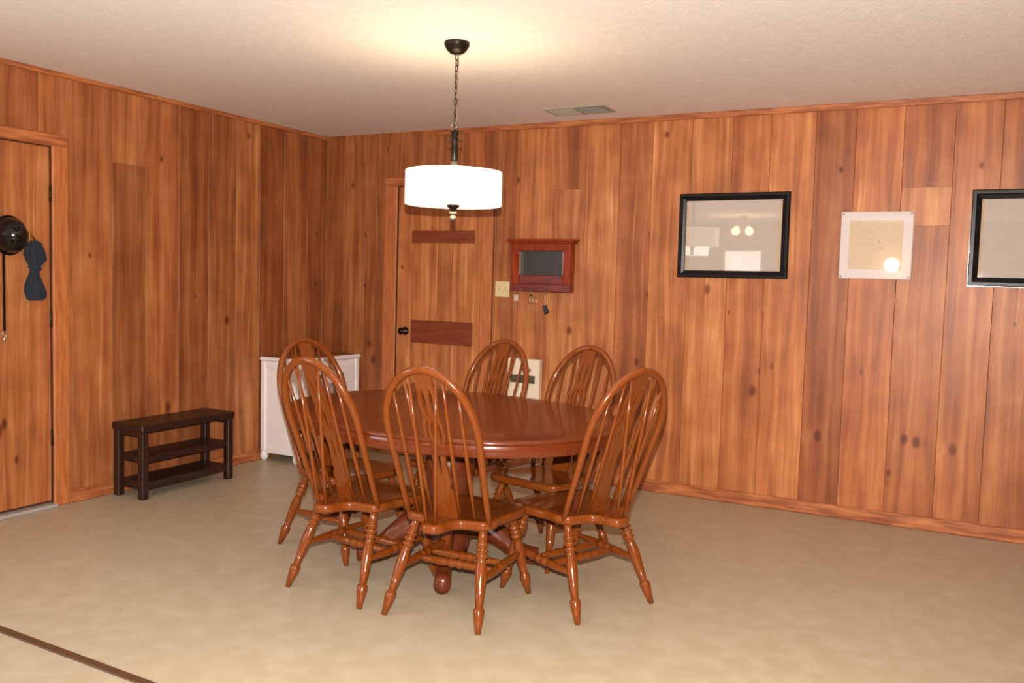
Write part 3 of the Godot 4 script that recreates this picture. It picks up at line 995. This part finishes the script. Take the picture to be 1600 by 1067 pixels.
	part("duct", bx(-0.185, 0.185, -0.002, -0.001, -0.095, 0.095, 0.0), mat(Color8(84, 78, 66), 0.8), v)
	part("divider", bx(-0.01, 0.01, -0.01, 0.0, -0.095, 0.095, 0.002), M.vent, v)
	for i in 9:
		for sx: float in [-1.0, 1.0]:
			var sl := tool()
			cbox(sl, Vector3(sx * 0.0975, -0.007, -0.084 + i * 0.021), Vector3(0.172, 0.002, 0.014), 0.0005, Basis(Vector3.RIGHT, 0.6 * sx))
			part("slat", sl, M.vent, v)

func key_ring(r: float) -> SurfaceTool:
	var st := tool(true)
	var p := PackedVector3Array()
	for i in 12:
		var a := TAU * i / 12.0
		p.append(Vector3(cos(a) * r, -r + sin(a) * r, 0))
	tube(st, p, [0.0014], [0.0014], 5, Vector3.ZERO, true)
	return st

func build_hanging_things() -> void:
	# helmet on the left door, its visor ridge and straps
	var hm := thing("riding_helmet", "glossy black rounded helmet hanging on the plank door beside the bench", "helmet", Vector3(0.005, 1.52, 2.585))
	var st := tool(true)
	var rings: Array = []
	for k in 13:
		var t := PI * 0.5 * k / 12.0
		var ring := PackedVector3Array()
		for i in 28:
			var a := TAU * i / 28.0
			var r := cos(t) if k < 12 else 0.02
			var rib := 1.0 + 0.03 * cos(a * 6.0) * sin(t * 2.0)
			ring.append(Vector3(0.006 + 0.115 * sin(t), sin(a) * 0.098 * r * rib, -cos(a) * 0.086 * r * rib))
		rings.append(ring)
	skin(st, rings, true)
	part("shell", st, M.black_gloss, hm)
	st = tool(true)
	var rim := PackedVector3Array()
	for i in 28:
		var a := TAU * i / 28.0
		rim.append(Vector3(0.012, sin(a) * 0.1, cos(a) * 0.088))
	tube(st, rim, [0.007], [0.007], 8, Vector3.ZERO, true)
	part("rim", st, M.black_frame, hm)
	for e in [[0.03, 0.02], [-0.035, 0.03]]:
		st = tool(true)
		lathe(st, Vector3(0.10, e[0], e[1]), Vector3(0.125, e[0] * 1.1, e[1] * 1.1), [[0, 0.013], [0.7, 0.012], [1, 0.007]], 12)
		part("vent_cap", st, M.black_frame, hm)
	# leash
	var ls := thing("leash", "thin black strap with silver clip hanging below the black helmet", "leash", Vector3(0.012, 1.43, 2.612))
	part("strap", bx(-0.004, 0.004, -0.42, 0.0, -0.006, 0.006, 0.001), M.black_frame, ls)
	st = tool(true)
	var lp := PackedVector3Array()
	for i in 12:
		var a := TAU * i / 12.0
		lp.append(Vector3(0, -0.437 + sin(a) * 0.017, cos(a) * 0.01))
	tube(st, lp, [0.003], [0.003], 6, Vector3.ZERO, true)
	lathe(st, Vector3(0, -0.452, 0.004), Vector3(0, -0.485, -0.004), [[0, 0.004], [0.3, 0.006], [0.8, 0.005], [1, 0.002]], 10)
	part("clip", st, M.chrome, ls)
	# hook and navy cloth
	var hk := thing("door_hook", "small brass hook holding the navy cloth on the door", "hook", Vector3(0.0, 1.515, 2.452))
	part("plate", bx(-0.006, 0.003, -0.02, 0.035, -0.008, 0.008, 0.002), M.brass, hk)
	st = tool(true)
	tube(st, PackedVector3Array([Vector3(0.002, 0.012, 0), Vector3(0.022, 0.004, 0), Vector3(0.034, -0.012, 0), Vector3(0.04, 0.0, 0), Vector3(0.042, 0.012, 0)]), [0.0035], [0.0035], 8)
	part("prong", st, M.brass, hk)
	var cl := thing("hanging_cloth", "dark navy knotted cloth hanging on the plank door below a brass hook", "cloth", Vector3(0.03, 1.5, 2.452))
	st = tool(true)
	var prof := [[0.0, 0.016, 0.0], [-0.012, 0.034, 0.0], [-0.04, 0.05, 0.002], [-0.075, 0.058, -0.003], [-0.105, 0.054, -0.012], [-0.13, 0.036, -0.006], [-0.15, 0.024, 0.0], [-0.175, 0.026, 0.003], [-0.21, 0.038, 0.004], [-0.25, 0.05, 0.004], [-0.285, 0.057, 0.0], [-0.31, 0.055, -0.002], [-0.325, 0.04, 0.0]]
	rings = []
	for e in prof:
		var ring := PackedVector3Array()
		for i in 30:
			var a := TAU * i / 30.0
			var fold := 1.0 + 0.14 * sin(a * 5.0 + e[0] * 14.0) + 0.06 * sin(a * 9.0 - e[0] * 30.0)
			ring.append(Vector3(cos(a) * minf(0.026, e[1] * 0.6) * fold + 0.004, e[0], sin(a) * e[1] * fold + e[2]))
		rings.push_front(ring)
	skin(st, rings, true)
	var nv := mat(Color8(26, 34, 46), 0.9)
	nv.rim_enabled = true
	nv.rim = 0.3
	part("cloth", st, nv, cl)
	st = tool(true)
	var kp := PackedVector3Array()
	for i in 14:
		var a := TAU * i / 14.0
		kp.append(Vector3(0.004 + cos(a) * 0.02, -0.148 + 0.006 * sin(a), sin(a) * 0.024))
	tube(st, kp, [0.012], [0.012], 8, Vector3.ZERO, true)
	part("knot", st, nv, cl)

func build_rear_lamps() -> void:
	# a two-bulb ceiling fixture and an added globe standing in for the flash glint, seen only in picture glass
	var f := thing("ceiling_fixture", "two-bulb ceiling light mirrored in the glass of the all-black frame", "lamp", Vector3(1.42, 0, 8.0))
	var st := tool(true)
	lathe(st, Vector3(0, 2.34, 0), Vector3(0, H, 0), [[0, 0.03], [0.4, 0.05], [0.9, 0.08], [1, 0.08]], 20)
	part("base", st, M.pewter, f)
	for s: float in [-1.0, 1.0]:
		st = tool(true)
		lathe(st, Vector3(s * 0.03, 2.35, 0), Vector3(s * 0.085, 2.27, 0), [[0, 0.012], [1, 0.016]], 10)
		part("arm", st, M.pewter, f)
		st = tool(true)
		lathe(st, Vector3(s * 0.085, 2.275, 0), Vector3(s * 0.12, 2.15, 0), [[0, 0.02], [0.3, 0.045], [0.6, 0.06], [0.85, 0.05], [1, 0.01]], 16)
		part("bulb", st, lamp_mat(Color(1.0, 0.86, 0.62), 14.0), f)
		var o := OmniLight3D.new()
		o.light_color = Color(1.0, 0.84, 0.62)
		o.light_energy = 0.5
		o.light_size = 0.05
		o.omni_range = 15.0
		o.omni_attenuation = 2.0
		o.shadow_enabled = true
		o.position = Vector3(s * 0.105, 2.21, 0)
		f.add_child(o)
	var g := thing("added_globe", "added white glowing globe on the rear wall, making the glint in the white frame", "lamp", Vector3(3.42, 1.77, RZ))
	st = tool(true)
	lathe(st, Vector3(0, 0, 0.0), Vector3(0, 0, -0.1), [[0, 0.06], [0.2, 0.06], [0.3, 0.02], [1, 0.02]], 16)
	part("wall_mount", st, M.pewter, g)
	st = tool(true)
	lathe(st, Vector3(0, 0, -0.09), Vector3(0, 0, -0.31), [[0, 0.03], [0.1, 0.07], [0.25, 0.097], [0.5, 0.112], [0.75, 0.097], [0.9, 0.067], [0.97, 0.035], [1, 0.005]], 20)
	part("globe", st, lamp_mat(Color(1.0, 0.94, 0.84), 14.0), g)
	var og := OmniLight3D.new()
	og.light_color = Color(1.0, 0.9, 0.75)
	og.light_energy = 0.5
	og.light_size = 0.1
	og.omni_range = 15.0
	og.omni_attenuation = 2.0
	og.shadow_enabled = true
	og.position = Vector3(0, 0, -0.2)
	g.add_child(og)

# ------------------------------------------------------------------ scene
func _ready() -> void:
	rng.seed = 7
	# camera
	var cam := Camera3D.new()
	cam.name = "camera"
	cam.position = Vector3(4.569, 1.353, 5.488)
	cam.rotation = Vector3(-0.0688, 0.4818, 0.0283)
	cam.fov = 42.56
	cam.near = 0.05
	cam.current = true
	add_child(cam)
	# sky beyond the windows
	var env := Environment.new()
	var sky := Sky.new()
	var sm := ProceduralSkyMaterial.new()
	sm.sky_top_color = Color(0.45, 0.6, 0.82)
	sm.sky_horizon_color = Color(0.8, 0.86, 0.92)
	sm.ground_bottom_color = Color(0.4, 0.4, 0.36)
	sm.ground_horizon_color = Color(0.7, 0.74, 0.74)
	sky.sky_material = sm
	env.background_mode = Environment.BG_SKY
	env.sky = sky
	env.tonemap_mode = Environment.TONE_MAPPER_LINEAR
	env.tonemap_exposure = 1.0
	env.sdfgi_enabled = true
	env.ssao_enabled = true
	env.ssil_enabled = true
	var we := WorldEnvironment.new()
	we.environment = env
	add_child(we)
	# the camera's flash, a hand above the lens
	var flash := SpotLight3D.new()
	flash.name = "camera_flash"
	flash.position = cam.position + cam.basis.y * 0.12
	flash.rotation = cam.rotation
	flash.light_color = Color(1.0, 0.955, 0.92)
	flash.light_energy = 25.0
	flash.light_size = 0.012
	flash.spot_range = 25.0
	flash.spot_attenuation = 2.0
	flash.spot_angle = 60.0
	flash.spot_angle_attenuation = 0.8
	flash.shadow_enabled = true
	add_child(flash)
	# daylight through the wide window in the left wall and the small ones in the rear wall
	var day := AreaLight3D.new()
	day.name = "window_daylight"
	day.area_size = Vector2(1.5, 1.15)
	day.light_color = Color(0.84, 0.92, 1.0)
	day.light_energy = 5.5
	day.position = Vector3(-0.06, 1.475, 5.5)
	day.rotation.y = -PI / 2
	day.shadow_enabled = true
	add_child(day)
	for w in [[0.26, 0.42, 2.075, 0.38], [1.06, 0.6, 1.75, 0.44]]:
		var day2 := AreaLight3D.new()
		day2.name = "rear_window_daylight"
		day2.area_size = Vector2(w[1], w[3])
		day2.light_color = Color(1.0, 0.97, 0.9)
		day2.light_energy = w[1] * 0.7
		day2.position = Vector3(w[0], w[2], RZ + 0.04)
		day2.shadow_enabled = true
		add_child(day2, true)

	build_materials()
	M.vent = mat(Color8(168, 162, 148), 0.5)
	build_setting()
	build_dining()
	build_pendant()
	build_bench()
	build_cabinet()
	build_wall_things()
	build_hanging_things()
	build_rear_lamps()
